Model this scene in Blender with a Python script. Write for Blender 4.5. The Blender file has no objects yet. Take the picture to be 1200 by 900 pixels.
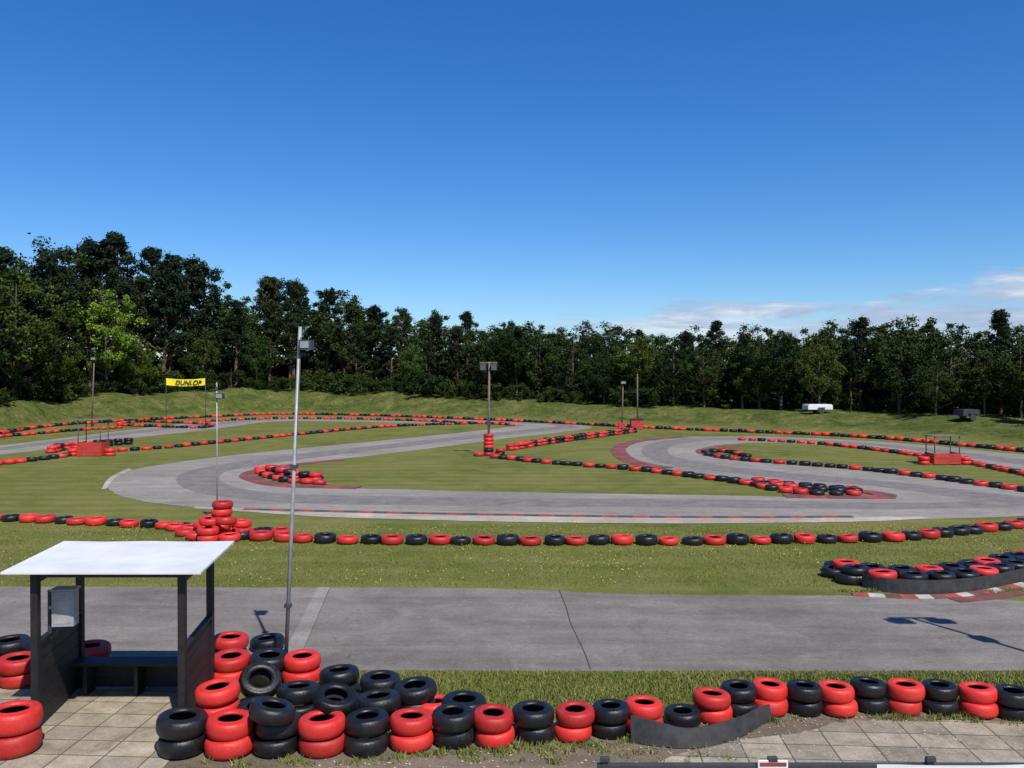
import bpy, math, random
import numpy as np
from mathutils import Vector, Matrix
from mathutils.geometry import tessellate_polygon
random.seed(7); RNG=np.random.default_rng(11)
scene=bpy.context.scene
scene.view_settings.view_transform='Standard'
scene.view_settings.look='None'; scene.view_settings.exposure=0; scene.view_settings.gamma=1

H=5.0; F=1000.0; YH=440.0
def g(px,py,z=0.0):
    """survey: sight line from the 5 m viewing deck -> ground position"""
    d=(H-z)*F/(py-YH); return ((px-600)/F*d, d)

# ------------------------------------------------------------------ materials
def nodes(name):
    m=bpy.data.materials.new(name); m.use_nodes=True
    nt=m.node_tree; b=nt.nodes['Principled BSDF']
    return m,nt,b
def noise(nt,scale,detail=4,rough=.6,vec=None,dist=0):
    n=nt.nodes.new('ShaderNodeTexNoise'); n.inputs['Scale'].default_value=scale
    n.inputs['Detail'].default_value=detail; n.inputs['Roughness'].default_value=rough; n.inputs['Distortion'].default_value=dist
    if vec is not None: nt.links.new(vec,n.inputs['Vector'])
    return n.outputs['Fac']
def ramp(nt,fac,stops):
    r=nt.nodes.new('ShaderNodeValToRGB'); cr=r.color_ramp
    while len(cr.elements)<len(stops): cr.elements.new(.5)
    for e,(p,c) in zip(cr.elements,stops):
        e.position=p; e.color=(c[0],c[1],c[2],1) if hasattr(c,'__len__') else (c,c,c,1)
    nt.links.new(fac,r.inputs['Fac']); return r.outputs['Color']
def mix(nt,fac,a,b,mode='MIX'):
    m=nt.nodes.new('ShaderNodeMix'); m.data_type='RGBA'; m.blend_type=mode
    for s,v in ((m.inputs[0],fac),(m.inputs[6],a),(m.inputs[7],b)):
        if hasattr(v,'is_linked') : nt.links.new(v,s)
        elif hasattr(v,'__len__'): s.default_value=(v[0],v[1],v[2],1)
        else: s.default_value=v
    return m.outputs[2]
def mth(nt,op,a,b=None,clamp=False):
    m=nt.nodes.new('ShaderNodeMath'); m.operation=op; m.use_clamp=clamp
    for s,v in ((m.inputs[0],a),(m.inputs[1],b)):
        if v is None: continue
        if hasattr(v,'is_linked'): nt.links.new(v,s)
        else: s.default_value=v
    return m.outputs[0]
def bump(nt,b,h,strength=.3,dist=.01):
    n=nt.nodes.new('ShaderNodeBump'); n.inputs['Strength'].default_value=strength; n.inputs['Distance'].default_value=dist
    nt.links.new(h,n.inputs['Height']); nt.links.new(n.outputs['Normal'],b.inputs['Normal'])
def pos(nt):
    return nt.nodes.new('ShaderNodeNewGeometry').outputs['Position']
def simple(name,col,rough=.6,var=.25,scale=6,metal=0,spec=.5,bs=.15):
    m,nt,b=nodes(name); p=pos(nt)
    f=noise(nt,scale,5,.65,p)
    c=ramp(nt,f,[(.3,[x*(1-var) for x in col]),(.7,[min(1,x*(1+var)) for x in col])])
    nt.links.new(c,b.inputs['Base Color']); b.inputs['Roughness'].default_value=rough
    b.inputs['Metallic'].default_value=metal; b.inputs['Specular IOR Level'].default_value=spec
    bump(nt,b,noise(nt,scale*12,3,.6,p),bs,.004)
    return m

def asphalt(name,base,k=1.0):
    m,nt,b=nodes(name); p=pos(nt)
    big=noise(nt,.16,4,.6,p,.6); mid=noise(nt,1.1,5,.75,p,.3); fine=noise(nt,55,2,.7,p); sp=noise(nt,9,5,.8,p)
    c=ramp(nt,big,[(.3,[x*(1-.26*k) for x in base]),(.7,[x*(1+.2*k) for x in base])])
    c=mix(nt,1,c,ramp(nt,mid,[(.3,1-.2*k),(.7,1.14)]),'MULTIPLY')
    c=mix(nt,1,c,ramp(nt,sp,[(.3,1-.2*k),(.68,1.14)]),'MULTIPLY')
    c=mix(nt,1,c,ramp(nt,fine,[(.3,.68),(.7,1.28)]),'MULTIPLY')
    st=nt.nodes.new('ShaderNodeMapping'); st.inputs['Scale'].default_value=(.22,2.0,1); nt.links.new(p,st.inputs['Vector'])
    s2=noise(nt,.8,5,.7,st.outputs[0],.6)
    c=mix(nt,1,c,ramp(nt,s2,[(.35,1-.2*k),(.6,1.06)]),'MULTIPLY')
    bl=noise(nt,.55,6,.72,p,1.2)
    c=mix(nt,mth(nt,'MULTIPLY',ramp(nt,bl,[(.54,0.0),(.66,1.0)]),.3*k),c,[min(1,x*1.6) for x in base])
    v=nt.nodes.new('ShaderNodeTexVoronoi'); v.feature='DISTANCE_TO_EDGE'; v.inputs['Scale'].default_value=.33
    wv=mix(nt,.12,p,nt.nodes.new('ShaderNodeTexNoise').outputs['Color'],'ADD'); nt.links.new(wv,v.inputs['Vector'])
    wn=wv.node.inputs[7].links[0].from_node; wn.inputs['Scale'].default_value=2.5; wn.inputs['Detail'].default_value=5; nt.links.new(p,wn.inputs['Vector'])
    wv.node.inputs[0].default_value=.9
    cr=ramp(nt,v.outputs['Distance'],[(.0,.6),(.006,1.0)])
    c=mix(nt,ramp(nt,mid,[(.5,0.0),(.56,1.0)]),c,mix(nt,1,c,cr,'MULTIPLY'))
    nt.links.new(c,b.inputs['Base Color']); b.inputs['Roughness'].default_value=.92; b.inputs['Specular IOR Level'].default_value=.2
    bump(nt,b,fine,.35,.008); return m
M_road=asphalt('asphalt_near',(.205,.180,.160))
M_track=asphalt('asphalt_track',(.262,.236,.209),.7)
M_conc=asphalt('concrete_light',(.42,.365,.30))
M_patch=asphalt('asphalt_patch',(.26,.232,.205))
M_dirt=asphalt('dirt',(.18,.14,.10))
M_crack=simple('crack_tar',(.05,.045,.04),.9)
def rubberline():
    m,nt,b=nodes('asphalt_rubbered'); p=pos(nt)
    fine=noise(nt,55,2,.7,p); mid=noise(nt,1.3,6,.75,p,.3)
    c=ramp(nt,mid,[(.3,(.135,.122,.112)),(.7,(.245,.221,.198))])
    c=mix(nt,1,c,ramp(nt,fine,[(.3,.68),(.7,1.28)]),'MULTIPLY')
    nt.links.new(c,b.inputs['Base Color']); b.inputs['Roughness'].default_value=.8; b.inputs['Specular IOR Level'].default_value=.25
    bump(nt,b,fine,.3,.008); return m
M_line=rubberline()

def grassmat():
    m,nt,b=nodes('grass'); p=pos(nt)
    big=noise(nt,.11,5,.68,p,.8); mid=noise(nt,.7,6,.72,p,.4); f=noise(nt,14,4,.8,p); ff=noise(nt,60,2,.7,p)
    c=ramp(nt,big,[(.3,(.098,.128,.023)),(.5,(.150,.166,.036)),(.68,(.215,.200,.060))])
    dry=ramp(nt,mid,[(.44,0.0),(.64,1.0)])
    c=mix(nt,mth(nt,'MULTIPLY',dry,.55),c,(.245,.21,.085))
    wv=nt.nodes.new('ShaderNodeTexWave'); wv.wave_type='BANDS'; wv.bands_direction='Y'; wv.inputs['Scale'].default_value=.21
    wv.inputs['Distortion'].default_value=4.0; wv.inputs['Detail'].default_value=4; wv.inputs['Detail Scale'].default_value=.3; nt.links.new(p,wv.inputs['Vector'])
    c=mix(nt,1,c,ramp(nt,wv.outputs['Fac'],[(.2,.92),(.8,1.05)]),'MULTIPLY')
    c=mix(nt,1,c,ramp(nt,f,[(.28,.52),(.72,1.32)]),'MULTIPLY')
    c=mix(nt,1,c,ramp(nt,ff,[(.3,.60),(.7,1.3)]),'MULTIPLY')
    sx=nt.nodes.new('ShaderNodeSeparateXYZ'); nt.links.new(p,sx.inputs[0])
    hf=mth(nt,'MULTIPLY',sx.outputs[2],2.0,True)
    rg=noise(nt,.4,8,.82,p,.6); rg2=noise(nt,3.5,5,.8,p)
    bank=ramp(nt,rg,[(.34,(.030,.052,.011)),(.5,(.088,.108,.024)),(.66,(.195,.175,.066))])
    bank=mix(nt,1,bank,ramp(nt,rg2,[(.3,.35),(.7,1.45)]),'MULTIPLY')
    c=mix(nt,hf,c,bank)
    nt.links.new(c,b.inputs['Base Color']); b.inputs['Roughness'].default_value=.95; b.inputs['Specular IOR Level'].default_value=.1
    bump(nt,b,mix(nt,.5,f,ff),.8,.04); return m
M_grass=grassmat()
def blademat():
    m,nt,b=nodes('grass_blades')
    a=nt.nodes.new('ShaderNodeAttribute'); a.attribute_name='tint'
    c=ramp(nt,a.outputs['Fac'],[(0,(.085,.12,.019)),(.5,(.155,.178,.038)),(.85,(.24,.23,.075)),(1,(.36,.31,.15))])
    nt.links.new(c,b.inputs['Base Color']); b.inputs['Roughness'].default_value=.8; b.inputs['Specular IOR Level'].default_value=.15
    return m
M_blade=blademat()
M_flower=simple('flower_yellow',(.55,.48,.08),.7,.1)

def tyremat(name,col,rough,dustk,hi):
    m,nt,b=nodes(name); p=pos(nt)
    a=nt.nodes.new('ShaderNodeAttribute'); a.attribute_name='tint'
    v=ramp(nt,a.outputs['Fac'],[(0,(.62,.62,.62)),(.6,(1,1,1)),(1,hi)])
    c=mix(nt,1,col,v,'MULTIPLY')
    d=noise(nt,7,6,.75,p)
    dust=ramp(nt,d,[(.50,0.0),(.8,1.0)])
    c=mix(nt,mth(nt,'MULTIPLY',dust,dustk),c,(.20,.15,.11))
    sc=noise(nt,22,5,.8,p,.8)
    c=mix(nt,mth(nt,'MULTIPLY',ramp(nt,sc,[(.65,0.0),(.69,1.0)]),.75),c,(.02,.018,.018))
    nt.links.new(c,b.inputs['Base Color'])
    r=ramp(nt,d,[(.3,rough),(.7,min(1,rough+.3))]); nt.links.new(r,b.inputs['Roughness'])
    bump(nt,b,noise(nt,34,4,.65,p),.5,.012); return m
M_red=tyremat('tyre_paint_red',(.62,.026,.020),.36,.28,(1.12,1.3,1.2))
M_blk=tyremat('tyre_paint_black',(.009,.009,.010),.26,.08,(1.2,1.2,1.2))
M_rub=simple('tyre_inside',(.010,.009,.009),.9,.2)
M_belt=simple('rubber_belt',(.035,.034,.035),.65,.45)
M_kred=simple('kerb_red',(.27,.055,.045),.85,.4,3); M_kwht=simple('kerb_white',(.42,.38,.34),.85,.3,3); M_kblk=simple('kerb_dark',(.07,.06,.056),.85,.3,3)
M_kmar=simple('kerb_maroon',(.15,.055,.048),.85,.4,2)
M_bwood=simple('black_stained_wood',(.014,.012,.012),.6,.4,8,bs=.3)
M_roof=simple('roof_sheet_white',(.72,.71,.70),.5,.12,1.5)
M_box=simple('grey_cabinet',(.30,.33,.37),.45,.1,5)
M_galv=simple('galvanised_steel',(.36,.36,.36),.55,.25,5,metal=.2)
M_dsteel=simple('dark_steel',(.05,.05,.055),.5,.2,5)
M_wood=simple('weathered_pole_wood',(.16,.13,.10),.85,.25,5)
M_rpaint=simple('red_painted_panel',(.48,.04,.028),.5,.2,3)
M_yel=simple('banner_yellow',(.85,.72,.02),.6,.04,2)
M_whitep=simple('white_paint',(.75,.75,.74),.4,.06,2)
M_black=simple('black_print',(.02,.02,.02),.5,.1)
M_glass=simple('lamp_glass',(.25,.27,.3),.15,.1)
M_bark=simple('bark',(.10,.07,.05),.9,.35,3); M_barkp=simple('bark_pine',(.17,.095,.06),.9,.35,3)

def slabs():
    m,nt,b=nodes('paving_slabs'); p=pos(nt)
    mp=nt.nodes.new('ShaderNodeMapping'); mp.inputs['Rotation'].default_value=(0,0,.06); nt.links.new(p,mp.inputs['Vector'])
    br=nt.nodes.new('ShaderNodeTexBrick'); nt.links.new(mp.outputs[0],br.inputs['Vector'])
    br.offset=0.0; br.inputs['Scale'].default_value=1; br.inputs['Brick Width'].default_value=.6; br.inputs['Row Height'].default_value=.45
    br.inputs['Mortar Size'].default_value=.012; br.inputs['Mortar Smooth'].default_value=.3
    br.inputs['Color1'].default_value=(.44,.37,.27,1); br.inputs['Color2'].default_value=(.27,.23,.17,1); br.inputs['Mortar'].default_value=(.09,.08,.05,1)
    c=mix(nt,1,br.outputs['Color'],ramp(nt,noise(nt,2,6,.7,p),[(.3,.6),(.7,1.2)]),'MULTIPLY')
    c=mix(nt,1,c,ramp(nt,noise(nt,40,3,.7,p),[(.3,.75),(.7,1.15)]),'MULTIPLY')
    c=mix(nt,mth(nt,'MULTIPLY',ramp(nt,noise(nt,1.1,7,.75,p,.8),[(.55,0.0),(.68,1.0)]),.6),c,(.10,.085,.05))
    nt.links.new(c,b.inputs['Base Color']); b.inputs['Roughness'].default_value=.85
    bump(nt,b,br.outputs['Fac'],-.4,.01); return m
M_slab=slabs()

def leafmat(name,stops):
    m,nt,b=nodes(name)
    a=nt.nodes.new('ShaderNodeAttribute'); a.attribute_name='tint'
    oi=nt.nodes.new('ShaderNodeObjectInfo')
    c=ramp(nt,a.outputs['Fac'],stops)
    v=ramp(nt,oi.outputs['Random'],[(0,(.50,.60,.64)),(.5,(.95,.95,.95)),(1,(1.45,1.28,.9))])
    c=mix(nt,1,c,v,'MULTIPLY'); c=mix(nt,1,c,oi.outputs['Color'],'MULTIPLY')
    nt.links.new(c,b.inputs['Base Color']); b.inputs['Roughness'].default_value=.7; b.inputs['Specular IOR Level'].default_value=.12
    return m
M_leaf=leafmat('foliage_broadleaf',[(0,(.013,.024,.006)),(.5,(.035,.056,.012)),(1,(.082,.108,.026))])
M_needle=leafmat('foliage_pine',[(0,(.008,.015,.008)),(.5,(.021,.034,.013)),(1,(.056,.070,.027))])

# ------------------------------------------------------------------ mesh helpers
def link(o,parent=None):
    scene.collection.objects.link(o)
    if parent: o.parent=parent
    return o
def empty(name,loc=(0,0,0),parent=None):
    e=bpy.data.objects.new(name,None); e.location=loc; e.empty_display_size=.3
    return link(e,parent)
def np_mesh(name,V,Q,mats,mi=None,tint=None,smooth=False):
    V=np.asarray(V,dtype=np.float32); Q=np.asarray(Q,dtype=np.int32); k=Q.shape[1]
    me=bpy.data.meshes.new(name); me.vertices.add(len(V)); me.vertices.foreach_set('co',V.ravel())
    me.loops.add(Q.size); me.loops.foreach_set('vertex_index',Q.ravel())
    me.polygons.add(len(Q)); me.polygons.foreach_set('loop_start',np.arange(0,Q.size,k,dtype=np.int32))
    for m in mats: me.materials.append(m)
    if mi is not None: me.polygons.foreach_set('material_index',np.asarray(mi,dtype=np.int32))
    me.polygons.foreach_set('use_smooth',np.full(len(Q),smooth,dtype=bool))
    if tint is not None:
        at=me.attributes.new('tint','FLOAT','FACE'); at.data.foreach_set('value',np.asarray(tint,dtype=np.float32))
    me.update(calc_edges=True); me.validate(); return me
class B:
    def __init__(s): s.v=[];s.f=[];s.m=[];s.sm=[]
    def box(s,c,size,mi=0,rz=0,bev=0,M=None):
        x,y,z=[a/2 for a in size]; n=len(s.v)
        R=Matrix.Rotation(rz,3,'Z') if M is None else M
        for dz in(-z,z):
            for dx,dy in((-x,-y),(x,-y),(x,y),(-x,y)):
                p=R@Vector((dx,dy,dz)); s.v.append((c[0]+p.x,c[1]+p.y,c[2]+p.z))
        for q in((3,2,1,0),(4,5,6,7),(0,1,5,4),(1,2,6,5),(2,3,7,6),(3,0,4,7)):
            s.f.append([n+i for i in q]); s.m.append(mi); s.sm.append(False)
    def tube(s,p0,p1,r0,r1,mi=0,n=10,cap=True):
        p0=Vector(p0);p1=Vector(p1); d=(p1-p0).normalized()
        a=d.orthogonal().normalized(); b=d.cross(a); k=len(s.v)
        for p,r in((p0,r0),(p1,r1)):
            for i in range(n):
                t=2*math.pi*i/n; q=p+a*(math.cos(t)*r)+b*(math.sin(t)*r); s.v.append(tuple(q))
        for i in range(n):
            j=(i+1)%n; s.f.append([k+i,k+j,k+n+j,k+n+i]); s.m.append(mi); s.sm.append(True)
        if cap:
            s.f.append([k+n+i for i in range(n)]); s.m.append(mi); s.sm.append(False)
            s.f.append([k+n-1-i for i in range(n)]); s.m.append(mi); s.sm.append(False)
    def quad(s,pts,mi=0):
        k=len(s.v); s.v+= [tuple(p) for p in pts]; s.f.append(list(range(k,k+len(pts)))); s.m.append(mi); s.sm.append(False)
    def obj(s,name,mats,parent=None,loc=(0,0,0),bevel=0):
        me=bpy.data.meshes.new(name); me.from_pydata(s.v,[],s.f)
        for m in mats: me.materials.append(m)
        me.polygons.foreach_set('material_index',s.m); me.polygons.foreach_set('use_smooth',s.sm); me.update()
        o=bpy.data.objects.new(name,me); o.location=loc; link(o,parent)
        if bevel:
            b=o.modifiers.new('bevel','BEVEL'); b.width=bevel; b.segments=2; b.limit_method='ANGLE'
        return o
def catmull(P,n=8,closed=False):
    P=[np.array(p,float) for p in P]; out=[]
    L=len(P)
    for i in range(L-1):
        p0=P[max(i-1,0)];p1=P[i];p2=P[i+1];p3=P[min(i+2,L-1)]
        for k in range(n):
            t=k/n
            out.append(.5*((2*p1)+(-p0+p2)*t+(2*p0-5*p1+4*p2-p3)*t*t+(-p0+3*p1-3*p2+p3)*t**3))
    out.append(P[-1]); return out
def resample(P,step):
    P=np.array(P); s=np.r_[0,np.cumsum(np.linalg.norm(np.diff(P,axis=0),axis=1))]
    n=max(2,int(round(s[-1]/step))+1); t=np.linspace(0,s[-1],n)
    return np.c_[np.interp(t,s,P[:,0]),np.interp(t,s,P[:,1])]

# ------------------------------------------------------------------ terrain
TX=np.array([-1.6,-.8,-.6,-.54,-.47,-.35,-.27,-.15,0,.1,.2,.35,.45,.6,.75,1.6])
TY=np.array([565,545,509,500,495,489,486,488,494,499,504,510,516,530,546,590])
TB=np.array([2,2,2.0,2.4,2.7,3.0,3.0,2.6,1.9,1.7,1.5,1.3,1.25,1.2,1.2,1.2])
def perD(t): return H*F/(np.interp(t,TX,TY)-YH)
def hgt(x,y):
    x=np.asarray(x,float); y=np.asarray(y,float)
    yy=np.maximum(y,.5); t=np.clip(x/yy,-1.6,1.6)
    s=np.clip((y-perD(t)-2)/10,0,1); s=s*s*(3-2*s)
    bumpy=.25*np.sin(x*.23+1.1)*np.sin(y*.31)+.15*np.sin(x*.61+y*.37)+.07*np.sin(x*1.3+2*np.sin(y*.8))
    return np.interp(t,TX,TB)*s+bumpy*s
xs=np.r_[-2500,-1200,-600,-350,-250,-200,-170,-150,np.arange(-130,131,1.0),150,170,200,250,350,600,1200,2500]
ys=np.r_[-1500,-600,-250,-120,-60,np.arange(-30,151,1.0),165,180,210,260,350,600,1200,2500]
X,Y=np.meshgrid(xs,ys); Z=hgt(X,Y)
V=np.c_[X.ravel(),Y.ravel(),Z.ravel()]
nx=len(xs);ny=len(ys); I=np.arange(nx*ny).reshape(ny,nx)
Q=np.c_[I[:-1,:-1].ravel(),I[:-1,1:].ravel(),I[1:,1:].ravel(),I[1:,:-1].ravel()]
link(bpy.data.objects.new('grass_ground',np_mesh('grass_ground',V,Q,[M_grass],smooth=True)))

def sheet(name,P,z,mat):
    P=[tuple(p) for p in P]
    tri=tessellate_polygon([[Vector((p[0],p[1],0)) for p in P]])
    me=bpy.data.meshes.new(name); fs=[]
    for t in tri:
        a,b,c=[P[i] for i in t]
        cr=(b[0]-a[0])*(c[1]-a[1])-(b[1]-a[1])*(c[0]-a[0])
        fs.append(t if cr>0 else t[::-1])
    me.from_pydata([(p[0],p[1],z) for p in P],[],fs); me.materials.append(mat); me.update()
    return link(bpy.data.objects.new(name,me))
def wob(P,a,seed=0):
    r=random.Random(seed); return [(p[0]+r.uniform(-a,a),p[1]+r.uniform(-a,a)) for p in P]
def ribbon(name,A,Bp,z,mat,n=10,wobble=0,sub=None):
    A=catmull([g(*p) for p in A],n); Bp=catmull([g(*p) for p in Bp],n)
    A=wob(A,wobble,1);Bp=wob(Bp,wobble,2)
    v=[];f=[]
    for i,(a,b) in enumerate(zip(A,Bp)):
        a=np.array(a);b=np.array(b)
        if sub:
            c=sub[0]+ .06*math.sin(i*.11); w_=sub[1]; a,b=a+(b-a)*(c-w_),a+(b-a)*(c+w_)
        v+=[(a[0],a[1],z),(b[0],b[1],z)]
    for i in range(len(A)-1):
        q=[2*i,2*i+1,2*i+3,2*i+2]
        a,b,c=[v[k] for k in q[:3]]
        if (b[0]-a[0])*(c[1]-a[1])-(b[1]-a[1])*(c[0]-a[0])<0: q=q[::-1]
        f.append(q)
    me=bpy.data.meshes.new(name); me.from_pydata(v,[],f); me.materials.append(mat); me.update()
    return link(bpy.data.objects.new(name,me))
def kerb(name,P,width,seg,mats,z=.006,thick=.03,off=0):
    P=resample(catmull([g(*p) for p in P],10),seg); b=B()
    T=np.gradient(P,axis=0); T/=np.linalg.norm(T,axis=1)[:,None]; Nn=np.c_[-T[:,1],T[:,0]]
    A=P+Nn*(off-width/2); C=P+Nn*(off+width/2)
    for i in range(len(P)-1):
        m=i%len(mats); a,c,d,e=A[i],A[i+1],C[i+1],C[i]; zt=z+thick
        b.quad([(a[0],a[1],zt*.5),(c[0],c[1],zt*.5),(d[0],d[1],zt),(e[0],e[1],zt)],m)
        b.quad([(a[0],a[1],0),(c[0],c[1],0),(c[0],c[1],zt*.5),(a[0],a[1],zt*.5)],m)
        b.quad([(e[0],e[1],zt),(d[0],d[1],zt),(d[0],d[1],0),(e[0],e[1],0)],m)
    return b.obj(name,mats)

# near service road
top=[(-700,687),(-200,687),(0,688),(300,689),(550,690),(750,697),(1000,699),(1200,705),(1500,720),(1900,735)]
bot=[(1900,815),(1500,800),(1200,794),(950,791),(700,789),(430,787),(300,792),(0,798),(-300,800),(-700,800)]
P=wob(resample(catmull([g(*p) for p in top],8),.25),.035,3)+wob(resample(catmull([g(*p) for p in bot],8),.2),.04,4)
sheet('service_road',P,.004,M_road)
sheet('road_repair_strip',[g(372,688.8),g(386,689),g(352,770),g(330,770)],.008,M_patch)
kerb('road_joint',wob([(655,692),(659,702),(663,712),(669,730),(676,748),(684,766),(692,786)],.8,5),.03,.3,[M_crack],.004,.003)
kerb('road_joint',[(386,689.5),(352,768)],.02,.5,[M_crack],.004,.006)
# kart track
PA=[(1400,550),(1200,533),(1100,523),(1000,516),(900,512),(800,512),(745,517),(722,527),(735,541),(800,552),(900,564),(1000,573),(1045,583),(1040,585),(980,584),(900,582),(800,580),(600,577),(400,572),(330,570),(300,564),(287,557),(310,549),(400,538),(500,526),(600,513),(670,505),(692,500),(640,494.5),(500,491.5),(400,490),(320,489.5),(240,494),(150,504),(0,522),(-200,540)]
PB=[(1400,585),(1200,553),(1100,537),(1000,524),(900,519),(850,521),(825,525),(818,530),(830,534),(880,541),(1000,551),(1100,561),(1290,582),(1340,596),(1200,605),(1000,610),(800,611),(600,609),(400,605),(280,598),(170,588),(125,571),(150,552),(260,535),(420,519),(540,507),(600,500),(615,498.5),(590,497.5),(500,496),(400,494),(320,494),(250,503),(160,513),(0,533),(-200,555)]
ribbon('kart_track',PA,PB,.004,M_track,10,.05)
ribbon('racing_line',PA,PB,.008,M_line,10,.03,(.42,.16))
ribbon('concrete_verge',[(230,594),(300,597),(400,600.5),(600,604.5),(800,607),(1000,606.5),(1080,606)],[(225,596),(300,601),(400,607),(600,612),(800,614),(1000,612),(1090,608)],.012,M_conc,8,.02)
ribbon('concrete_verge',[(124,573),(135,560),(155,551)],[(118,574),(128,560),(150,549)],.013,M_conc,8)
kerb('kerb',[(285,597.5),(400,600.5),(600,604.5),(800,607),(1000,606.5)],.28,.55,[M_kred,M_kblk],.012,.03)
kerb('kerb',[(400,539),(320,548),(291,556.5),(303,564),(335,569.5),(420,572)],.9,.8,[M_kmar,M_kmar,M_kred],.006,.03)
kerb('kerb',[(920,582),(1000,583),(1041,582.5),(1020,577),(960,571)],1.0,.8,[M_kmar,M_kred,M_kmar],.006,.03)
kerb('kerb',[(800,512.5),(748,517),(725,526),(738,540),(780,549)],1.0,.9,[M_kmar,M_kmar,M_kred],.006,.03)
kerb('kerb',[(870,522),(828,526),(821,530),(835,534.5),(880,541)],.6,.9,[M_kmar,M_kred],.006,.03)
kerb('kerb',[(1000,698),(1060,701),(1120,700),(1170,693),(1215,684),(1300,672)],.22,.34,[M_kred,M_kwht,M_kmar],.006,.04)
kerb('kerb',[(1120,705),(1170,700),(1230,690),(1300,680)],.35,.5,[M_kmar],.006,.015)

# dirt and slabs near the wall
dt=[(-200,850),(0,840),(150,835),(300,825),(420,830),(520,836),(700,852),(800,850),(900,838),(1000,832),(1200,836),(1600,850)]
P=wob(resample(catmull([g(*p) for p in dt],8),.15),.07,5)+[(13,3),(-16,3)]
sheet('dirt_path',P,.004,M_dirt)
sheet('paving',[(-8.5,8),(-4.35,8),(-4.55,14.4),(-8.2,14.4)],.012,M_slab)
P=[g(*p) for p in [(770,897),(820,880),(880,868),(960,858),(985,846),(1600,852)]]
P=wob(resample(P,.3),.03,9)
sheet('paving',P+[(13,8),(1.5,8)],.012,M_slab)
sheet('concrete_strip',[(-1.2,10.2),(2.2,10.25),(2.2,10.7),(-1.2,10.6)],.016,M_conc)

# ------------------------------------------------------------------ tyres
PROF=[(.160,.045),(.166,.022),(.185,.008),(.215,.001),(.25,.004),(.268,.012),(.278,.010),(.300,.030),(.314,.060),(.319,.090),(.320,.115),(.319,.14),(.314,.170),(.300,.200),(.278,.219),(.268,.217),(.25,.225),(.235,.224),(.228,.229),(.205,.228),(.185,.221),(.166,.208),(.160,.185),(.18,.18),(.27,.17),(.29,.115),(.27,.06),(.18,.05)]
PROFL=[(.165,.03),(.2,.0),(.28,.01),(.318,.06),(.318,.17),(.28,.22),(.2,.23),(.165,.2),(.28,.17),(.28,.06)]
def tmpl(prof,n,ncav):
    k=len(prof); V=[];Q=[];cav=[]
    for i in range(n):
        t=2*math.pi*i/n
        for r,z in prof: V.append((r*math.cos(t),r*math.sin(t),z))
    for i in range(n):
        j=(i+1)%n
        for a in range(k):
            b=(a+1)%k; Q.append((i*k+a,j*k+a,j*k+b,i*k+b)); cav.append(a>=k-ncav)
    return np.array(V),np.array(Q),np.array(cav)
TH=tmpl(PROF,40,6); TL=tmpl(PROFL,14,3)
def tyres(name,L,hi=True,parent=None):
    V0,Q0,cav=TH if hi else TL; Vs=[];Qs=[];Ms=[];Ts=[];n=0
    for (x,y,z,s,hs,R,c) in L:
        v=V0*np.array([s*random.uniform(.97,1.025),s*random.uniform(.97,1.025),s*hs])
        if R is not None:
            v=v-np.array([0,0,.115*s*hs]); v=v@np.array(R).T; v=v+np.array([0,0,.115*s*hs])
        Vs.append(v+np.array([x,y,z])); Qs.append(Q0+n); n+=len(V0)
        Ms.append(np.where(cav,2,c)); Ts.append(np.full(len(Q0),random.random()))
    me=np_mesh(name,np.concatenate(Vs),np.concatenate(Qs),[M_red,M_blk,M_rub],np.concatenate(Ms),np.concatenate(Ts),True)
    return link(bpy.data.objects.new(name,me),parent)
def jit(a=.03): return np.array((Matrix.Rotation(random.uniform(-a,a),3,'X')@Matrix.Rotation(random.uniform(-a,a),3,'Y')@Matrix.Rotation(random.uniform(0,6),3,'Z')))
def row(P,step=.68,scale=1,pat=(0,1),layers=1,pr=0,z0=0):
    W=resample(catmull([g(*p) for p in P],8),step); L=[]
    for i,(x,y) in enumerate(W):
        c=pat[i%len(pat)]
        if random.random()<pr: c=1-c
        h=float(hgt(x,y))
        for k in range(layers):
            L.append((x+random.uniform(-.05,.05),y+random.uniform(-.07,.07),h+k*.225*scale+.005,scale*random.uniform(.91,1.05),random.uniform(.86,1.12),jit(.05),c))
    return L
tyres('tyre_barrier',row([(-120,610),(0,611),(60,613),(130,616),(215,620)],.66,1,(0,1,1,0,1),pr=.1),True)
tyres('tyre_barrier',row([(215,628),(280,632),(350,635),(440,637),(600,638),(750,638),(900,637),(1000,635),(1080,632),(1130,626),(1200,617),(1320,600)],.69,1.04,(0,1),pr=.02),True)
tyres('tyre_barrier',row([(205,622),(260,626),(330,629)],.68,1,(0,0,1)),True)
tyres('tyre_barrier',row([(580,537),(650,544),(740,551),(800,558),(880,569),(905,575),(945,580),(1000,581)],.72,1,(0,1),pr=.15)+row([(890,566),(940,571),(1000,577)],.7,1,(1,0,1),pr=.2)+row([(895,570),(950,575),(1003,579)],.7,1,(1,1,0),1,.2),False)
tyres('tyre_barrier',row([(598,528),(640,521),(690,514),(742,507)],.72,1,(0,0,1),2,.2),False)
tyres('tyre_barrier',row([(305,556),(330,564),(374,568)],.7,1,(0,1),1,.1)+row([(305,552),(340,559),(372,563)],.7,1,(0,0,1),1,.1)+row([(318,556),(345,562),(370,565)],.7,1,(0,1),2),True)
tyres('tyre_barrier',row([(830,534),(870,540),(1000,550),(1100,562),(1200,576),(1300,590)],.72,1,(0,1),1,.15)+row([(828,531),(850,530),(875,536)],.7,1,(1,1,0),1),False)
tyres('tyre_barrier',row([(870,516),(960,521),(1040,530),(1120,541),(1200,557),(1300,577)],.78,1,(0,0,1),1,.15),False)
pp=[((t*1000+600),yy) for t,yy in zip(TX[1:-1],TY[1:-1])]
tyres('tyre_barrier',row(pp,.8,1.2,(0,0,1,1),1,.08),False)
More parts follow.
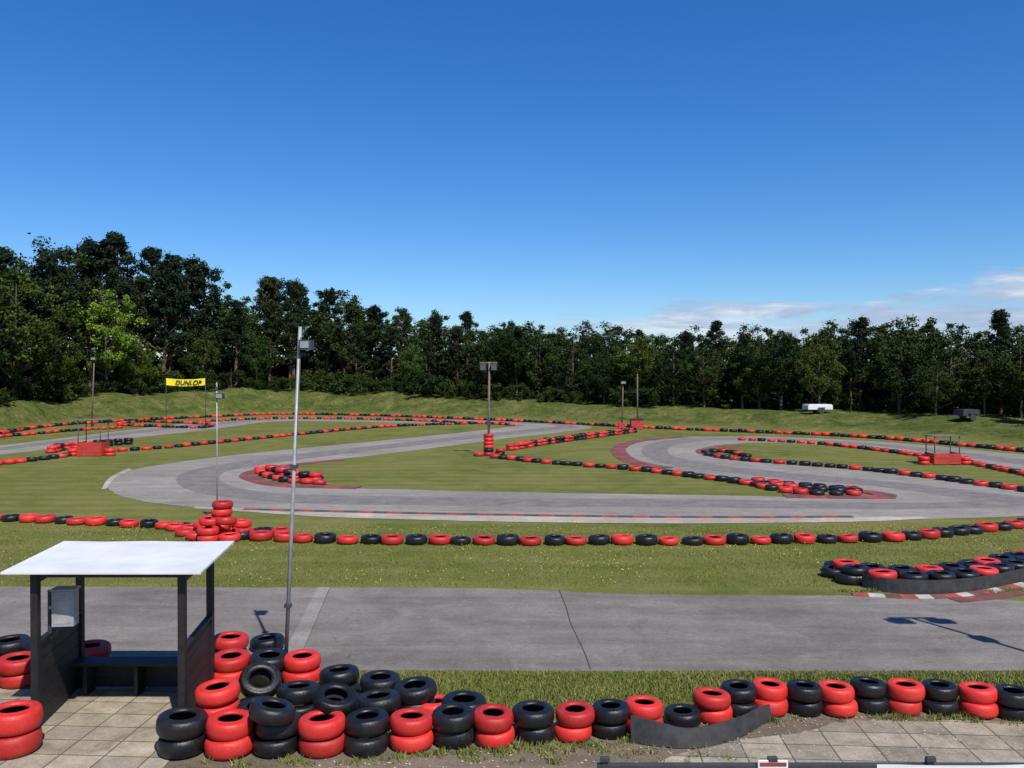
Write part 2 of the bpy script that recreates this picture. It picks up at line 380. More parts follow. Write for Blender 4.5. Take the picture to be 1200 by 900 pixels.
tyres('tyre_barrier',row([(-100,557),(0,545),(60,538),(100,532),(200,525),(330,512),(450,501),(560,497),(600,499)],.8,1.05,(0,1),1,.15),False)
tyres('tyre_barrier',row([(60,531),(80,527),(150,521)],.8,1.05,(0,0,1),2,.15),False)
tyres('tyre_barrier',row([(140,499),(230,502),(243,498),(170,495),(140,497)],.8,1.05,(0,0,1),1,.15),False)
tyres('tyre_barrier',row([(235,495),(330,491),(450,492.5),(590,498)],.85,1.05,(0,0,1),1,.15),False)
tyres('tyre_barrier',row([(0,513),(80,506),(140,502)],.85,1.05,(0,0,1),1,.15),False)

def stack(px,yt,n,cols,sc=1.0,hs=1.0,tilt=.03):
    hh=n*.228*sc*hs; d=(H-hh)*F/(yt-YH); x=(px-600)/F*d; L=[]
    for k in range(n):
        L.append((x+random.uniform(-.03,.03),d+random.uniform(-.03,.03),.012+k*.226*sc*hs,sc*random.uniform(.97,1.02),hs,jit(tilt),cols[k%len(cols)]))
    return L
W=[]; FR=[]
front=[(211,897,1),(270,897,0),(325,895,1),(379,895,0),(432,892,1),(481,889,0),(531,885,1),(579,882,0),(627,878,1),(672,877,0),(714,872,1),(755,868,0),(799,862,1),(838,855,0),(870,846,1),(903,845,0),(942,845,1),(981,845,0),(1020,841,1),(1063,845,0),(1105,844,1),(1147,847,0),(1190,850,1),(1233,852,0),(1276,854,1),(1320,856,0)]
for px,by,c in front:
    sc=float(np.interp(px,[200,480,700,900,1300],[1.02,.94,.86,.83,.84])); hs=float(np.interp(px,[200,700,900],[1.06,1.08,1.12]))*random.uniform(.93,1.06)
    df=H*F/(by-YH); d=df+.32*sc; x=(px-600)/F*d; FR.append((x,df))
    n_=1 if px in(799,) else 2
    for k in range(n_):
        W.append((x+random.uniform(-.035,.035),d+random.uniform(-.045,.045),.012+k*.222*sc*hs,sc*random.uniform(.955,1.02),hs,jit(.05),c))
tyres('tyre_wall',W)
W=[]
for a in [(254,803,3,[0]),(350,805,2,[1]),(398,818,2,[1]),(441,815,2,[1]),(510,822,1,[0]),(545,820,2,[1]),
          (269,768,2,[0]),(354,768,2,[0]),(398,785,2,[1]),(443,793,2,[1]),(487,803,2,[1]),(312,768,2,[1]),
          (268,746,2,[1,0]),(312,748,1,[1]),(300,826,2,[1]),(395,800,1,[1])]:
    W+=stack(*a,sc=.98,tilt=.09)
for px,py,z,ax,az,c in [(304,800,.36,.62,.45,1),(392,822,.42,.30,.8,1),(318,836,.48,.22,2.0,1)]:
    x,y=g(px,py,z+.1); R=np.array(Matrix.Rotation(az,3,'Z')@Matrix.Rotation(ax,3,'X')); W.append((x,y,z,.95,1,R,c))
tyres('tyre_pile',W)
W=stack(14,830,2,[0],1.06,1.22); tyres('tyre_stack',W)
W=stack(22,770,2,[0])+stack(8,750,2,[1])+stack(48,752,2,[1])+stack(105,756,2,[0])+stack(-30,760,2,[1])+stack(-45,790,2,[0])
tyres('tyre_stack',W)
bx,by=g(252,634); W=[]
for i in range(7):
    a=2*math.pi*i/7
    for k in range(1+(i%2)): W.append((bx+.72*math.cos(a),by+.5+.72*math.sin(a),k*.228,1,1,jit(.05),0))
for k in range(5): W.append((bx+random.uniform(-.05,.05),by+.5,k*.228,.98,1,jit(.04),0))
for a in (-.9,-2.2): W.append((bx+.4*math.cos(a),by+.5+.4*math.sin(a),.46,1,1,jit(.12),0))
tyres('tyre_pile',W)
arc=[(1012,689),(1040,695),(1090,698),(1140,695),(1175,689),(1215,680),(1260,672)]
A=resample(catmull([g(*p) for p in arc],8),.15); b=B()
for i in range(len(A)-1):
    a,c=A[i],A[i+1]; b.quad([(a[0],a[1],.0),(c[0],c[1],.0),(c[0],c[1]+.02,.33),(a[0],a[1]+.02,.33)]); b.quad([(a[0],a[1]+.03,.0),(c[0],c[1]+.03,.0),(c[0],c[1]+.05,.33),(a[0],a[1]+.05,.33)]); b.quad([(a[0],a[1]+.02,.33),(c[0],c[1]+.02,.33),(c[0],c[1]+.05,.33),(a[0],a[1]+.05,.33)])
e=empty('belted_tyre_barrier'); b.obj('belt',[M_belt],e)
W=[]
for off,pat in((.42,(1,0,1,1)),(1.0,(0,1,1)),(1.6,(1,0))):
    S=resample(A+np.array([0,off]),.68)
    for i,(x,y) in enumerate(S):
        W.append((x,y,0.01,1,1,jit(.03),pat[i%len(pat)])); 
        if off<1.2: W.append((x,y,0.235,1,.8,jit(.05),pat[i%len(pat)]))
x,y=g(1003,688); W.append((x,y+.35,.01,1,1,jit(),1)); W.append((x-.1,y+1.0,.01,1,1,jit(),1))
tyres('tyres',W,True,e)
b=B(); K=catmull([(1.62,11.55,.34),(1.95,11.42,.31),(2.35,11.36,.24),(2.8,11.5,.25),(3.2,11.75,.25),(3.5,12.05,.24),(3.78,12.32,.2)],6)
for i in range(len(K)-1):
    a,c=K[i],K[i+1]
    for o in(0,.02):
        b.quad([(a[0],a[1]+o,.013),(c[0],c[1]+o,.013),(c[0],c[1]+.07+o,.013+c[2]),(a[0],a[1]+.07+o,.013+a[2])])
    b.quad([(a[0],a[1]+.07,.013+a[2]),(c[0],c[1]+.07,.013+c[2]),(c[0],c[1]+.09,.013+c[2]),(a[0],a[1]+.09,.013+a[2])])
b.obj('rubber_belt_strip',[M_belt])

# ------------------------------------------------------------------ shelter
sh=empty('marshal_shelter',(0,0,0))
fl=(-6.69,11.95);fr=(-4.63,11.95);bl=(-6.90,13.6);brr=(-4.82,13.6)
b=B()
for p in(fl,fr,bl,brr): b.box((p[0],p[1],1.135),(.1,.1,2.27),0)
b.obj('posts',[M_bwood],sh,bevel=.006)
b=B(); zt=2.30
C=[(-7.02,11.68),(-4.27,11.68),(-4.53,13.9),(-7.31,13.9)]
nn=8
for i in range(nn):
    u0=i/nn;u1=(i+1)/nn
    P0=[C[0][k]+(C[1][k]-C[0][k])*u0 for k in(0,1)];P1=[C[0][k]+(C[1][k]-C[0][k])*u1 for k in(0,1)]
    P2=[C[3][k]+(C[2][k]-C[3][k])*u1 for k in(0,1)];P3=[C[3][k]+(C[2][k]-C[3][k])*u0 for k in(0,1)]
    s=lambda u:-.012*math.sin(u*math.pi*2)**2
    b.quad([(*P0,zt+s(u0)),(*P1,zt+s(u1)),(*P2,zt+s(u1)),(*P3,zt+s(u0))]); b.quad([(*P3,zt-.03),(*P2,zt-.03),(*P1,zt-.03),(*P0,zt-.03)])
    b.quad([(*P0,zt-.03),(*P1,zt-.03),(*P1,zt+s(u1)),(*P0,zt+s(u0))]); b.quad([(*P2,zt-.03),(*P3,zt-.03),(*P3,zt+s(u0)),(*P2,zt+s(u1))])
for p,q in((C[1],C[2]),(C[3],C[0])): b.quad([(*p,zt-.03),(*q,zt-.03),(*q,zt),(*p,zt)])
o=b.obj('roof',[M_roof],sh)
b=B()
def beam(p,q,z,w,h,mi=0):
    p=Vector((p[0],p[1],z));q=Vector((q[0],q[1],z)); d=q-p
    b.box((p+q)/2,(d.length,w,h),mi,rz=math.atan2(d.y,d.x))
for p,q in((fl,fr),(bl,brr)): beam(p,q,2.215,.05,.09)
for p,q in((fl,bl),(fr,brr)): beam(p,q,2.12,.045,.08)
b.obj('roof_beams',[M_bwood],sh)
b=B()
for i in range(5):
    beam((fl[0],fl[1]+.06),(bl[0],bl[1]-.06),.15+.235*i,.03,.225)
    beam((fr[0],fr[1]+.06),(brr[0],brr[1]-.06),.13+.225*i,.03,.215)
beam((fl[0],fl[1]+.06),(bl[0],bl[1]-.06),1.24,.09,.04); beam((fr[0],fr[1]+.06),(brr[0],brr[1]-.06),1.16,.09,.04)
for i in range(2): beam((bl[0]+.06,bl[1]),(brr[0]-.06,brr[1]),.12+.2*i,.03,.19)
b.obj('side_boards',[M_bwood],sh,bevel=.003)
b=B(); beam((bl[0]+.06,bl[1]-.22),(brr[0]-.06,brr[1]-.22),.5,.34,.04)
for t in(.12,.5,.88):
    b.box((bl[0]+(brr[0]-bl[0])*t,bl[1]-.22,.24),(.06,.28,.47))
b.obj('bench',[M_bwood],sh)
b=B(); b.box((-6.43,12.25,1.66),(.30,.2,.5),0,rz=.1); b.box((-6.43,12.15,1.66),(.24,.012,.42),1,rz=.1); b.box((-6.43,12.26,1.93),(.34,.24,.03),0,rz=.1)
b.box((-6.62,12.27,1.66),(.1,.05,.05),1)
b.tube((-6.68,12.3,1.27),(-6.68,12.3,1.9),.03,.03,2); b.tube((-6.5,12.3,1.41),(-6.66,12.3,1.2),.018,.018,2)
b.obj('electrical_cabinet',[M_box,M_galv,M_dsteel],sh,bevel=.006)

# ------------------------------------------------------------------ poles & masts
def vpole(name,px,base,topy,r=.04,mat=M_galv,lean=(0,0),extra=None,taper=.7,z0=None):
    x,d=g(px,base); h0=float(hgt(x,d)) if z0 is None else z0
    if h0>.05:
        for _ in range(20):
            d=(H-h0)*F/(base-YH) if base>YH+5 else d
            x=(px-600)/F*d; h0=float(hgt(x,d))
    zt=H+(YH-topy)*d/F
    e=empty(name,(x,d,h0)); b=B(); hh=zt-h0
    b.tube((0,0,-.1),(lean[0],lean[1],hh),r,r*taper,0,12)
    if extra: extra(b,hh,lean)
    b.obj('pole',[mat,M_dsteel,M_glass,M_whitep],e); return e
def ex_cam(b,h,l):
    b.box((l[0]+.10,l[1],h-.30),(.2,.26,.16),1); b.box((l[0]+.10,l[1]-.134,h-.30),(.14,.012,.11),2); b.box((l[0]+.02,l[1],h-.30),(.1,.06,.06),0)
    b.tube((l[0]*.5+.02,l[1],h*.5),(l[0]*.98+.02,l[1]-.02,h*.97),.012,.012,1,6)
    b.box((l[0]*.2,l[1],h*.2),(.11,.11,.06),1); b.box((l[0]*.6,l[1],h*.6),(.11,.11,.06),1)
vpole('camera_pole',333,792,383,.034,M_galv,(.27,0),ex_cam,.85)
def ex_small(b,h,l):
    b.box((.10,0,h-.45),(.26,.2,.18),1); b.box((.10,-.106,h-.45),(.2,.012,.13),2); b.box((0,0,h-.2),(.08,.08,.1),1)
vpole('camera_pole',254,618,448,.026,M_galv,(0,0),ex_small)
def ex_flood(b,h,l):
    b.box((0,0,h-.05),(1.1,.08,.08),0)
    for s in(-1,1):
        Mr=Matrix.Rotation(.45,3,'X'); b.box((.34*s,-.12,h-.34),(.42,.2,.38),1,M=Mr); b.box((.34*s,-.24,h-.38),(.32,.02,.28),2,M=Mr); b.tube((.34*s,0,h-.05),(.34*s,-.06,h-.3),.03,.03,1,6)
    b.box((0,0,h*.35),(.25,.2,.4),1)
e=vpole('floodlight_mast',572.5,534,424,.085,M_wood,(.05,0),ex_flood,.7)
L=[(0,0,k*.228,1.0,1,jit(.05),[0,1,0,0,0,0][k]) for k in range(6)]
L+=[(.7,.1,0,1,1,jit(),1),(.75,.1,.22,1,1,jit(),0),(-.6,-.3,0,1,1,jit(),0)]
tyres('base_tyres',L,True,e)
def ex_lamp1(b,h,l):
    b.box((l[0],-.1,h-.1),(.5,.3,.3),1); b.box((l[0],-.26,h-.12),(.4,.02,.2),2)
vpole('floodlight_pole',107,500,419,.07,M_wood,(.3,0),ex_lamp1)
vpole('telegraph_pole',130,486,416,.11,M_wood,(-.2,0),None)
vpole('floodlight_pole',729,500,447,.07,M_wood,(.1,0),ex_lamp1)
vpole('telegraph_pole',747,498,438,.08,M_wood,(0,0),None)
vpole('telegraph_pole',490,466,424,.09,M_wood)
vpole('telegraph_pole',1000,491,434,.08,M_wood)
vpole('telegraph_pole',1084,494,440,.06,M_wood)
e=empty('street_lamp',(10.25,13.5,0)); b=B(); b.tube((0,0,0),(0,0,6),.06,.045,0,12)
b.box((0,0,5.98),(1.0,.07,.07),0)
for s in(-1,1): b.box((.42*s,-.08,5.78),(.42,.24,.34),1,M=Matrix.Rotation(.4,3,'X')); b.box((.42*s,-.22,5.74),(.34,.02,.26),2,M=Matrix.Rotation(.4,3,'X'))
b.box((0,.0,3.9),(.3,.2,.35),1); b.tube((0,0,0),(0,0,.35),.1,.09,0,12)
b.obj('pole',[M_galv,M_dsteel,M_glass],e)

# banner
e=empty('banner',(-30.6,80,0)); b=B()
for s in(-1,1): b.tube((1.85*s,.05,0),(1.85*s,.05,4.8),.03,.025,0,8)
b.obj('posts',[M_dsteel],e)
b=B(); nseg=12
for i in range(nseg):
    x0=-1.8+3.6*i/nseg;x1=x0+3.6/nseg; z=lambda q:-.12*(1-(q/1.8)**2); yy=lambda q:.05*math.sin(q*4)
    b.quad([(x0,yy(x0),4.1+z(x0)),(x1,yy(x1),4.1+z(x1)),(x1,yy(x1),4.75+z(x1)),(x0,yy(x0),4.75+z(x0))])
b.obj('banner_sheet',[M_yel],e)
cu=bpy.data.curves.new('lettering','FONT'); cu.body='DUNLOP'; cu.size=.6; cu.align_x='CENTER'; cu.extrude=.01; cu.shear=.25; cu.offset=.012
cu.materials.append(M_black); o=bpy.data.objects.new('lettering',cu); o.location=(.25,-.09,4.12); o.rotation_euler=(math.pi/2,0,0); link(o,e)

# marshal posts
def mpost(px,base,w,h,roofz,name='marshal_post'):
    x,y=g(px,base); e=empty(name,(x,y,0)); b=B()
    for sx in(-1,1):
        for sy in(-1,1): b.tube((sx*w*.46,sy*.5,0),(sx*w*.46,sy*.5,roofz-.03),.03,.03,1,8)
    b.obj('posts',[M_rpaint,M_dsteel],e)
    b=B(); b.box((0,0,roofz),(w*1.1,1.2,.04)); b.obj('roof',[M_wood],e,bevel=.01)
    b=B()
    for i in range(4):
        b.box((0,-.55,.13+i*h/4),(w,.04,h/4-.015)); 
        for s in(-1,1): b.box((s*w*.5,0,.13+i*h/4),(.04,1.05,h/4-.015))
    b.obj('red_boards',[M_rpaint],e)
    L=[(sx*(w*.5+.4),-.2,k*.228,1,1,jit(.04),0) for sx in(-1,1) for k in range(2)]
    tyres('base_tyres',L,False,e)
mpost(109,534,1.5,.85,2.25); mpost(1105,544,1.5,.6,1.62)
x,y=g(746,503); e=empty('marshal_post',(x,y,0)); b=B()
for i in range(4): b.box((0,0,.13+i*.22),(1.1,1.0,.21))
b.box((0,0,.96),(1.25,1.15,.05),1); b.box((-1.4,0,.3),(.6,.5,.6)); b.tube((-1.4,0,.6),(-1.4,0,1.2),.04,.04,1)
b.obj('red_boards',[M_rpaint,M_dsteel],e,bevel=.01)

def trailer(px,yb,Lh,mat,name):
    d=perD((px-600)/1000)+12; x=(px-600)/F*d; z=float(hgt(x,d)); e=empty(name,(x,d,z)); e.rotation_euler=(0,0,.12)
    b=B(); b.box((0,0,.62),(Lh,1.3,.42),0); b.box((.02,0,.87),(Lh*.92,1.2,.08),0); b.box((0,0,.39),(Lh*1.02,1.25,.05),1)
    b.box((-Lh*.5-.5,0,.4),(1.0,.08,.06),1); b.tube((-Lh*.5-.9,0,.4),(-Lh*.5-.9,0,0),.03,.03,1)
    for s in(-1,1):
        b.tube((.1,s*.66-.07,.28),(.1,s*.66+.07,.28),.28,.28,1,18); b.box((.1,s*.68,.6),(.75,.18,.05),1)
    b.obj('body',[mat,M_dsteel],e,bevel=.03)
trailer(958,486,2.5,M_whitep,'covered_trailer'); trailer(1133,493,1.5,M_dsteel,'covered_trailer')

e=empty('banner_fence',(0,9,0)); b=B()
b.box((4.6,0,.865),(7.4,.06,.05),0); b.box((4.6,0,.3),(7.4,.05,.05),0)
for x in(.98,2.75,4.42,6.1,7.8): b.box((x,0,.47),(.07,.07,.94),0); b.box((x,-.03,.95),(.1,.05,.05),0)
b.box((2.75,-.045,.885),(.32,.015,.12),1); b.box((2.75,-.055,.905),(.28,.01,.04),3)
b.obj('rails',[M_dsteel,M_whitep,M_black,M_kred],e,bevel=.006)
b=B()
for i in range(20):
    x0=3.85+3.9*i/20; x1=x0+3.9/20; f=lambda q:-.05+.012*math.sin(q*7)
    b.quad([(x0,f(x0),.1),(x1,f(x1),.1),(x1,f(x1),.895+.008*math.sin(x1*5)),(x0,f(x0),.895+.008*math.sin(x0*5))])
b.obj('white_banner',[M_whitep],e)

# ------------------------------------------------------------------ trees
def leaves(C,R,nper,s,flat=1.0,seed=0):
    rg=np.random.default_rng(seed); n=len(C)*nper
    ci=np.repeat(np.arange(len(C)),nper)
    d=rg.normal(size=(n,3)); d/=np.linalg.norm(d,axis=1)[:,None]
    r=rg.random(n)**.5*np.where(rg.random(n)<.22,1.55,1.0)
    P=C[ci]+d*(r*R[ci])[:,None]*np.array([1,1,flat])
    nn=rg.normal(size=(n,3))*.8+d*.6+np.array([0,0,.3]); nn/=np.linalg.norm(nn,axis=1)[:,None]
    u=np.cross(nn,rg.normal(size=(n,3))); u/=np.linalg.norm(u,axis=1)[:,None]; v=np.cross(nn,u)
    sz=s*rg.uniform(.55,1.3,n)[:,None]
    V=np.stack([P+u*sz,P+v*sz*.55,P-u*sz,P-v*sz*.55],1).reshape(-1,3)
    Q=np.arange(4*n).reshape(-1,4)
    ct=rg.random(len(C))
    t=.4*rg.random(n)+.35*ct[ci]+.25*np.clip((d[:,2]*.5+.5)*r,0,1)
    return V,Q,t
def tree_mesh(name,kind,Ht,seed,per=150):
    rg=np.random.default_rng(seed); b=B(); C=[];R=[]
    top=Vector((rg.uniform(-.4,.4),rg.uniform(-.4,.4),Ht*.9)); r0=Ht*.018
    seg=5; pts=[Vector((top.x*(i/seg)**1.5+rg.uniform(-.12,.12)*(i>0),top.y*(i/seg)**1.5,top.z*i/seg)) for i in range(seg+1)]
    for i in range(seg): b.tube(pts[i],pts[i+1],r0*(1-.17*i),r0*(1-.17*(i+1)),0,7,False)
    def at(z):
        f=min(max(z/top.z*seg,0),seg-.001); i=int(f); return pts[i].lerp(pts[i+1],f-i)
    if kind=='oak':
        nC=105; cz=Ht*.57; rx=Ht*rg.uniform(.27,.35); rz=Ht*.40
        for i in range(nC):
            d=rg.normal(size=3); d/=np.linalg.norm(d); r=rg.uniform(.35,1.0)**.7
            a=math.atan2(d[1],d[0])
            w=1+.18*math.sin(3*a+seed)+.12*math.sin(5*d[2]*2+a*2+seed)+rg.uniform(-.12,.12)
            C.append((d[0]*rx*r*w+top.x*.5,d[1]*rx*r*w+top.y*.5,cz+d[2]*rz*r*(1 if d[2]>0 else .95)*(.88+.12*w))); R.append(Ht*rg.uniform(.030,.072))
        s=.15*(Ht/12)**.5; flat=.85
    elif kind=='pine':
        slim=rg.uniform(.85,1.3)
        for k in range(24):
            zz=.32+.66*(k/23)**.85+rg.uniform(-.02,.02)
            reach=Ht*slim*(.24*(1.07-zz)**.48 if zz>.45 else .17)*rg.uniform(.4,1.15)
            a=rg.uniform(0,6.28)
            for q in range(4):
                f=rg.uniform(.3,1.0); aa=a+rg.normal()*.25+ (q%2)*2.6
                C.append((math.cos(aa)*reach*f+top.x*zz,math.sin(aa)*reach*f+top.y*zz,Ht*zz+reach*f*rg.uniform(-.05,.28)-.1)); R.append(Ht*rg.uniform(.022,.048))
        for k in range(5): C.append((top.x+rg.uniform(-.35,.35),top.y+rg.uniform(-.35,.35),Ht*(.89+.025*k))); R.append(Ht*.022)
        s=.128*(Ht/12)**.5; flat=.75
    else:
        nC=36
        for i in range(nC):
            a=rg.uniform(0,6.28); rr=Ht*.65*rg.random()**.5
            C.append((math.cos(a)*rr,math.sin(a)*rr,Ht*rg.uniform(.12,.85)*(1-.35*rr/Ht))); R.append(Ht*rg.uniform(.09,.18))
        s=.13; flat=.85
    C=np.array(C);R=np.array(R)
    for i in range(0,len(C),3 if kind!='shrub' else 5):
        c=Vector(C[i]); z0=max(Ht*.14 if kind!='shrub' else 0.1,c.z-abs(Vector((c.x,c.y)).length)*rg.uniform(.4,.9)-.3)
        p=at(min(z0,top.z*.95)); m=p.lerp(c,.5)+Vector((0,0,-.25 if kind=='oak' else .1))
        r=r0*.36*(1-.5*z0/Ht); b.tube(p,m,r,r*.65,0,5,False); b.tube(m,c,r*.65,r*.2,0,5,False)
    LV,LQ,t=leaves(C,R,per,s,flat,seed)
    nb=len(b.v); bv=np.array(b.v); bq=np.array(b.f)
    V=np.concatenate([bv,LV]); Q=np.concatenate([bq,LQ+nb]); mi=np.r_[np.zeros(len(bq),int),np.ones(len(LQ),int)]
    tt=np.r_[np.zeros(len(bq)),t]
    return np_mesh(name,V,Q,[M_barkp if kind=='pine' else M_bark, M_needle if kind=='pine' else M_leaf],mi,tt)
oaks=[tree_mesh('broadleaf_tree','oak',12,100+i,105) for i in range(6)]
pines=[tree_mesh('pine_tree','pine',14,200+i,110) for i in range(7)]
shrubs=[tree_mesh('shrub','shrub',3.2,300+i,100) for i in range(4)]
wood=empty('woodland_trees')
TPX=np.array([-1.6,-.7,-.6,-.57,-.52,-.49,-.45,-.40,-.34,-.27,-.2,-.15,-.08,0,.1,.2,.3,.4,.45,.5,.6,.8,1.6])
TPY=np.array([270,282,287,288,278,294,296,316,323,339,345,352,366,371,378,384,376,372,369,368,364,356,340])
def place(me,x,y,h,base,col=None,wide=1.0):
    o=bpy.data.objects.new(me.name,me); s=h/base; k=random.uniform(.92,1.15)*wide
    o.location=(x,y,float(hgt(x,y))-.15); o.scale=(s*k,s*k,s); o.rotation_euler=(0,0,random.uniform(0,6.28))
    o.color=(*(col or (1,1,1)),1); link(o,wood)
for s,dx,hf in ((15,4.2,.88),(20,4.3,1.0),(26.5,4.5,1.03)):
    t=-.80
    while t<.80:
        D=float(perD(t))+s+random.uniform(-1.8,1.8); x=t*D
        h0=float(hgt(x,D)); zt=H+(YH-float(np.interp(t,TPX,TPY)))*D/F
        left=t<-.12; pine=random.random()<(.74 if left else .22)
        h=(zt-h0)*hf*(random.uniform(.80,1.10) if left else random.uniform(.87,1.05))
        if s<16 and random.random()<.3: h*=.75
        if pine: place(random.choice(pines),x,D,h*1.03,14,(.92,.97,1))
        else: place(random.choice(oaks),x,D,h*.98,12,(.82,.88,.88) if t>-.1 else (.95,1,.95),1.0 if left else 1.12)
        t+=dx/D*random.uniform(.7,1.25)
t=-.80
while t<.80:
    for s in(12.5,17.5,29):
        D=float(perD(t))+s+random.uniform(-.8,.8); x=t*D
        if t>.1 and s<14 and random.random()<.85: continue
        place(random.choice(shrubs),x,D,random.uniform(1.6,4.2) if s<20 else 7,3.2,(.75,.82,.8))
    t+=2.7/float(perD(t))
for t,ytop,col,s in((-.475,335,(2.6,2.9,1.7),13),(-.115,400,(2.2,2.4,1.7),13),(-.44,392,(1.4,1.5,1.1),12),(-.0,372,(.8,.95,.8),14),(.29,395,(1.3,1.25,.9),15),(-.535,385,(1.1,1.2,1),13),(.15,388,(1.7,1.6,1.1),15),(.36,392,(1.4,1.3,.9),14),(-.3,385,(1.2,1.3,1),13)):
    D=float(perD(t))+s; x=t*D; h=H+(YH-ytop)*D/F-float(hgt(x,D)); place(oaks[int(abs(t)*50)%6],x,D,h,12,col)

# ------------------------------------------------------------------ grass blades + flowers
def mkblades(x,y,h0,h1,wk=1.0,z=0):
    n=len(x); a=RNG.uniform(0,6.28,n); w=RNG.uniform(.006,.014,n)*wk; h=RNG.uniform(h0,h1,n)
    clump=.5+.5*np.sin(x*2.1+np.sin(y*1.7)*2)*np.sin(y*2.9+x*.7); h*=.7+.6*clump
    lx=RNG.normal(0,.5,n)*h; ly=RNG.normal(0,.5,n)*h
    V=np.stack([np.c_[x-np.cos(a)*w,y-np.sin(a)*w,np.full(n,z)],np.c_[x+np.cos(a)*w,y+np.sin(a)*w,np.full(n,z)],np.c_[x+lx,y+ly,h]],1).reshape(-1,3)
    return V,np.clip(RNG.random(n)*.7+.3*clump,0,1)
def blades(n,x0,x1,y0,y1,h0,h1):
    x=RNG.uniform(x0,x1,n); y=RNG.uniform(y0,y1,n); k=(np.abs(x)<y*.72+2)
    return mkblades(x[k],y[k],h0,h1)
parts=[blades(80000,-20,20,20.1,28.2,.02,.05),blades(45000,-3.5,10.5,12.6,14.2,.03,.09),blades(22000,-12,12,14.1,14.36,.015,.05)]
cx=[];cy=[]
for i in range(170):
    k=random.randrange(len(FR)-1); u=random.random(); x=FR[k][0]*(1-u)+FR[k+1][0]*u; y=FR[k][1]*(1-u)+FR[k+1][1]*u
    y+=random.choice([random.uniform(-.12,.05),random.uniform(.55,.9)]); n=random.randint(12,45); r=random.uniform(.03,.10)
    cx.append(RNG.normal(x,r,n)); cy.append(RNG.normal(y,r*.7,n))
for i in range(60):
    x,y=g(random.uniform(480,860),random.uniform(872,897)); n=random.randint(8,26); cx.append(RNG.normal(x,.05,n)); cy.append(RNG.normal(y,.04,n))
for i in range(70):
    x,y=g(random.uniform(985,1290),random.uniform(697,700)-0); n=random.randint(10,25); cx.append(RNG.normal(x,.08,n)); cy.append(RNG.normal(y+.35,.04,n))
parts.append(mkblades(np.concatenate(cx),np.concatenate(cy),.03,.10,1.0,.004))
V=np.concatenate([p[0] for p in parts]); T=np.concatenate([p[1] for p in parts])
link(bpy.data.objects.new('grass_tufts',np_mesh('grass_tufts',V,np.arange(len(V)).reshape(-1,3),[M_blade],None,T)))
n=1100; x=RNG.uniform(-18,18,n); y=20.3+8*RNG.random(n); cl=np.sin(x*.6+1)*np.sin(y*.9+x*.2)>-.1; x=x[cl];y=y[cl];n=len(x); s=RNG.uniform(.006,.012,n); z=.05
V=np.stack([np.c_[x-s,y-s,np.full(n,z)],np.c_[x+s,y-s,np.full(n,z)],np.c_[x+s,y+s,np.full(n,z+.015)],np.c_[x-s,y+s,np.full(n,z+.015)]],1).reshape(-1,3)
link(bpy.data.objects.new('wild_flowers',np_mesh('wild_flowers',V,np.arange(4*n).reshape(-1,4),[M_flower])))
n=1400; x=RNG.uniform(-2.5,8,n); y=RNG.uniform(10.6,12.6,n); s=RNG.uniform(.006,.022,n)
oct_=np.array([(1,0,0),(0,1,0),(-1,0,0),(0,-1,0),(0,0,.7)]); V=(oct_[None]*s[:,None,None]*RNG.uniform(.7,1.3,(n,5,1))+np.c_[x,y,np.full(n,.013)][:,None]).reshape(-1,3)
Q=(np.array([(0,1,4),(1,2,4),(2,3,4),(3,0,4)])[None]+5*np.arange(n)[:,None,None]).reshape(-1,3)
link(bpy.data.objects.new('gravel',np_mesh('gravel',V,Q,[M_conc])))

# ------------------------------------------------------------------ light
el=math.radians(53); rot=math.atan2(.45,-.9)
sd=Vector((math.sin(rot)*math.cos(el),math.cos(rot)*math.cos(el),math.sin(el)))
sl=bpy.data.lights.new('sun','SUN'); sl.energy=5.0; sl.angle=math.radians(.53); sl.color=(1,.95,.86)
so=bpy.data.objects.new('sun',sl); so.rotation_euler=sd.to_track_quat('Z','Y').to_euler(); link(so)
w=bpy.data.worlds.new('World'); scene.world=w; w.use_nodes=True; nt=w.node_tree; bg=nt.nodes['Background']
sky=nt.nodes.new('ShaderNodeTexSky'); sky.sky_type='NISHITA'; sky.sun_disc=False; sky.sun_elevation=el; sky.sun_rotation=rot
sky.air_density=1.0; sky.dust_density=.3; sky.ozone_density=2.5; sky.altitude=50
tc=nt.nodes.new('ShaderNodeTexCoord'); sp=nt.nodes.new('ShaderNodeSeparateXYZ'); nt.links.new(tc.outputs['Generated'],sp.inputs[0])
hx=mth(nt,'POWER',mth(nt,'ADD',mth(nt,'MULTIPLY',sp.outputs[0],sp.outputs[0]),mth(nt,'MULTIPLY',sp.outputs[1],sp.outputs[1])),.5)
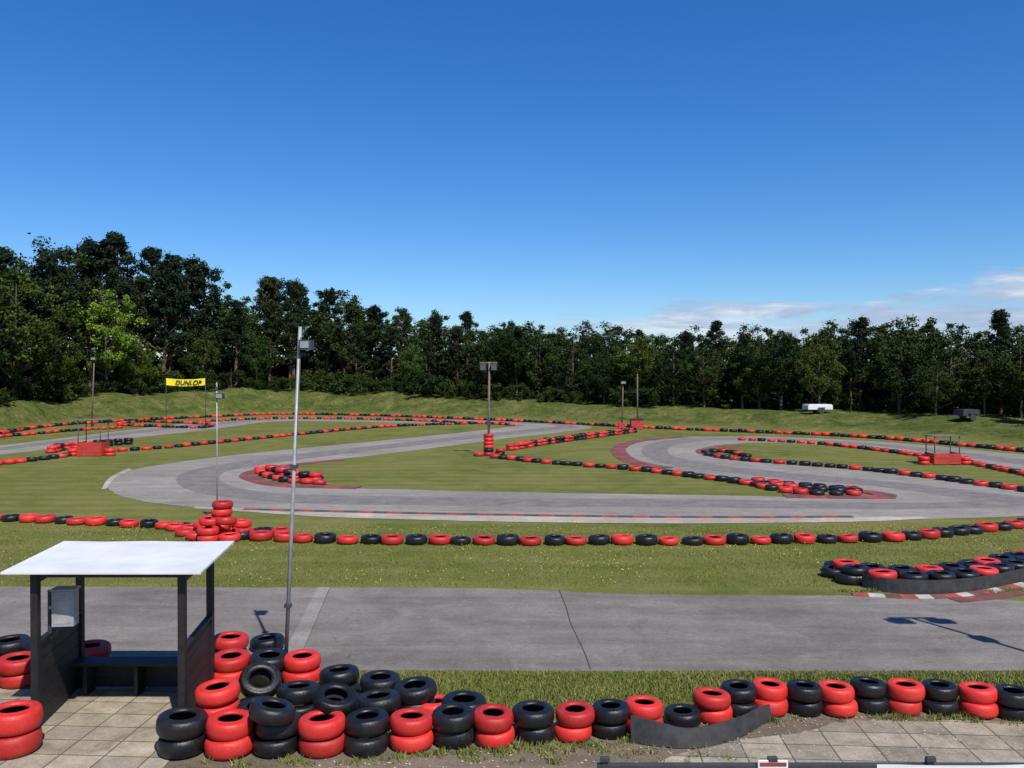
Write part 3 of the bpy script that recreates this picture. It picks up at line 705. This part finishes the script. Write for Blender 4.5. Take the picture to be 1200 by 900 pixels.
elv=mth(nt,'DIVIDE',sp.outputs[2],mth(nt,'MAXIMUM',hx,.01)); az=mth(nt,'ARCTAN2',sp.outputs[0],sp.outputs[1])
cv=nt.nodes.new('ShaderNodeCombineXYZ'); nt.links.new(mth(nt,'MULTIPLY',az,4.5),cv.inputs[0]); nt.links.new(mth(nt,'MULTIPLY',elv,26.0),cv.inputs[1])
n1=noise(nt,1.5,10,.62,cv.outputs[0],.4)
top_e=mth(nt,'ADD',.072,mth(nt,'MULTIPLY',mth(nt,'MAXIMUM',az,-.3),.08))
band=mth(nt,'MULTIPLY',mth(nt,'SUBTRACT',top_e,elv),13.0)
band=mth(nt,'MINIMUM',mth(nt,'MAXIMUM',band,-2.0),.24)
azm=mth(nt,'MULTIPLY',mth(nt,'ADD',az,.22),3.2,True)
dens=mth(nt,'ADD',n1,mth(nt,'SUBTRACT',band,.19))
dens=mth(nt,'MULTIPLY',mth(nt,'SUBTRACT',dens,.44),6.5,True)
dens=mth(nt,'MULTIPLY',dens,azm)
cv2=nt.nodes.new('ShaderNodeVectorMath'); cv2.operation='ADD'; nt.links.new(cv.outputs[0],cv2.inputs[0]); cv2.inputs[1].default_value=(.05,-.28,3.3)
n2=noise(nt,1.9,9,.62,cv2.outputs[0],.3)
cc=ramp(nt,n2,[(.38,(3.7,4.6,6.6)),(.52,(5.0,5.8,7.6)),(.64,(8.0,8.3,9.2))])
hs=nt.nodes.new('ShaderNodeHueSaturation'); hs.inputs['Saturation'].default_value=1.36; hs.inputs['Hue'].default_value=.499
nt.links.new(sky.outputs[0],hs.inputs['Color'])
tint=mix(nt,1,hs.outputs[0],(.84,1.05,1.36),'MULTIPLY')
out=mix(nt,mth(nt,'MULTIPLY',dens,.82),tint,cc)
nt.links.new(out,bg.inputs['Color']); bg.inputs['Strength'].default_value=.098

# ------------------------------------------------------------------ camera
cd=bpy.data.cameras.new('camera'); cd.sensor_width=36; cd.lens=30; cd.clip_start=.1; cd.clip_end=6000
co=bpy.data.objects.new('camera',cd); co.location=(0,0,H); co.rotation_euler=(math.radians(90-.573),0,0); link(co); scene.camera=co
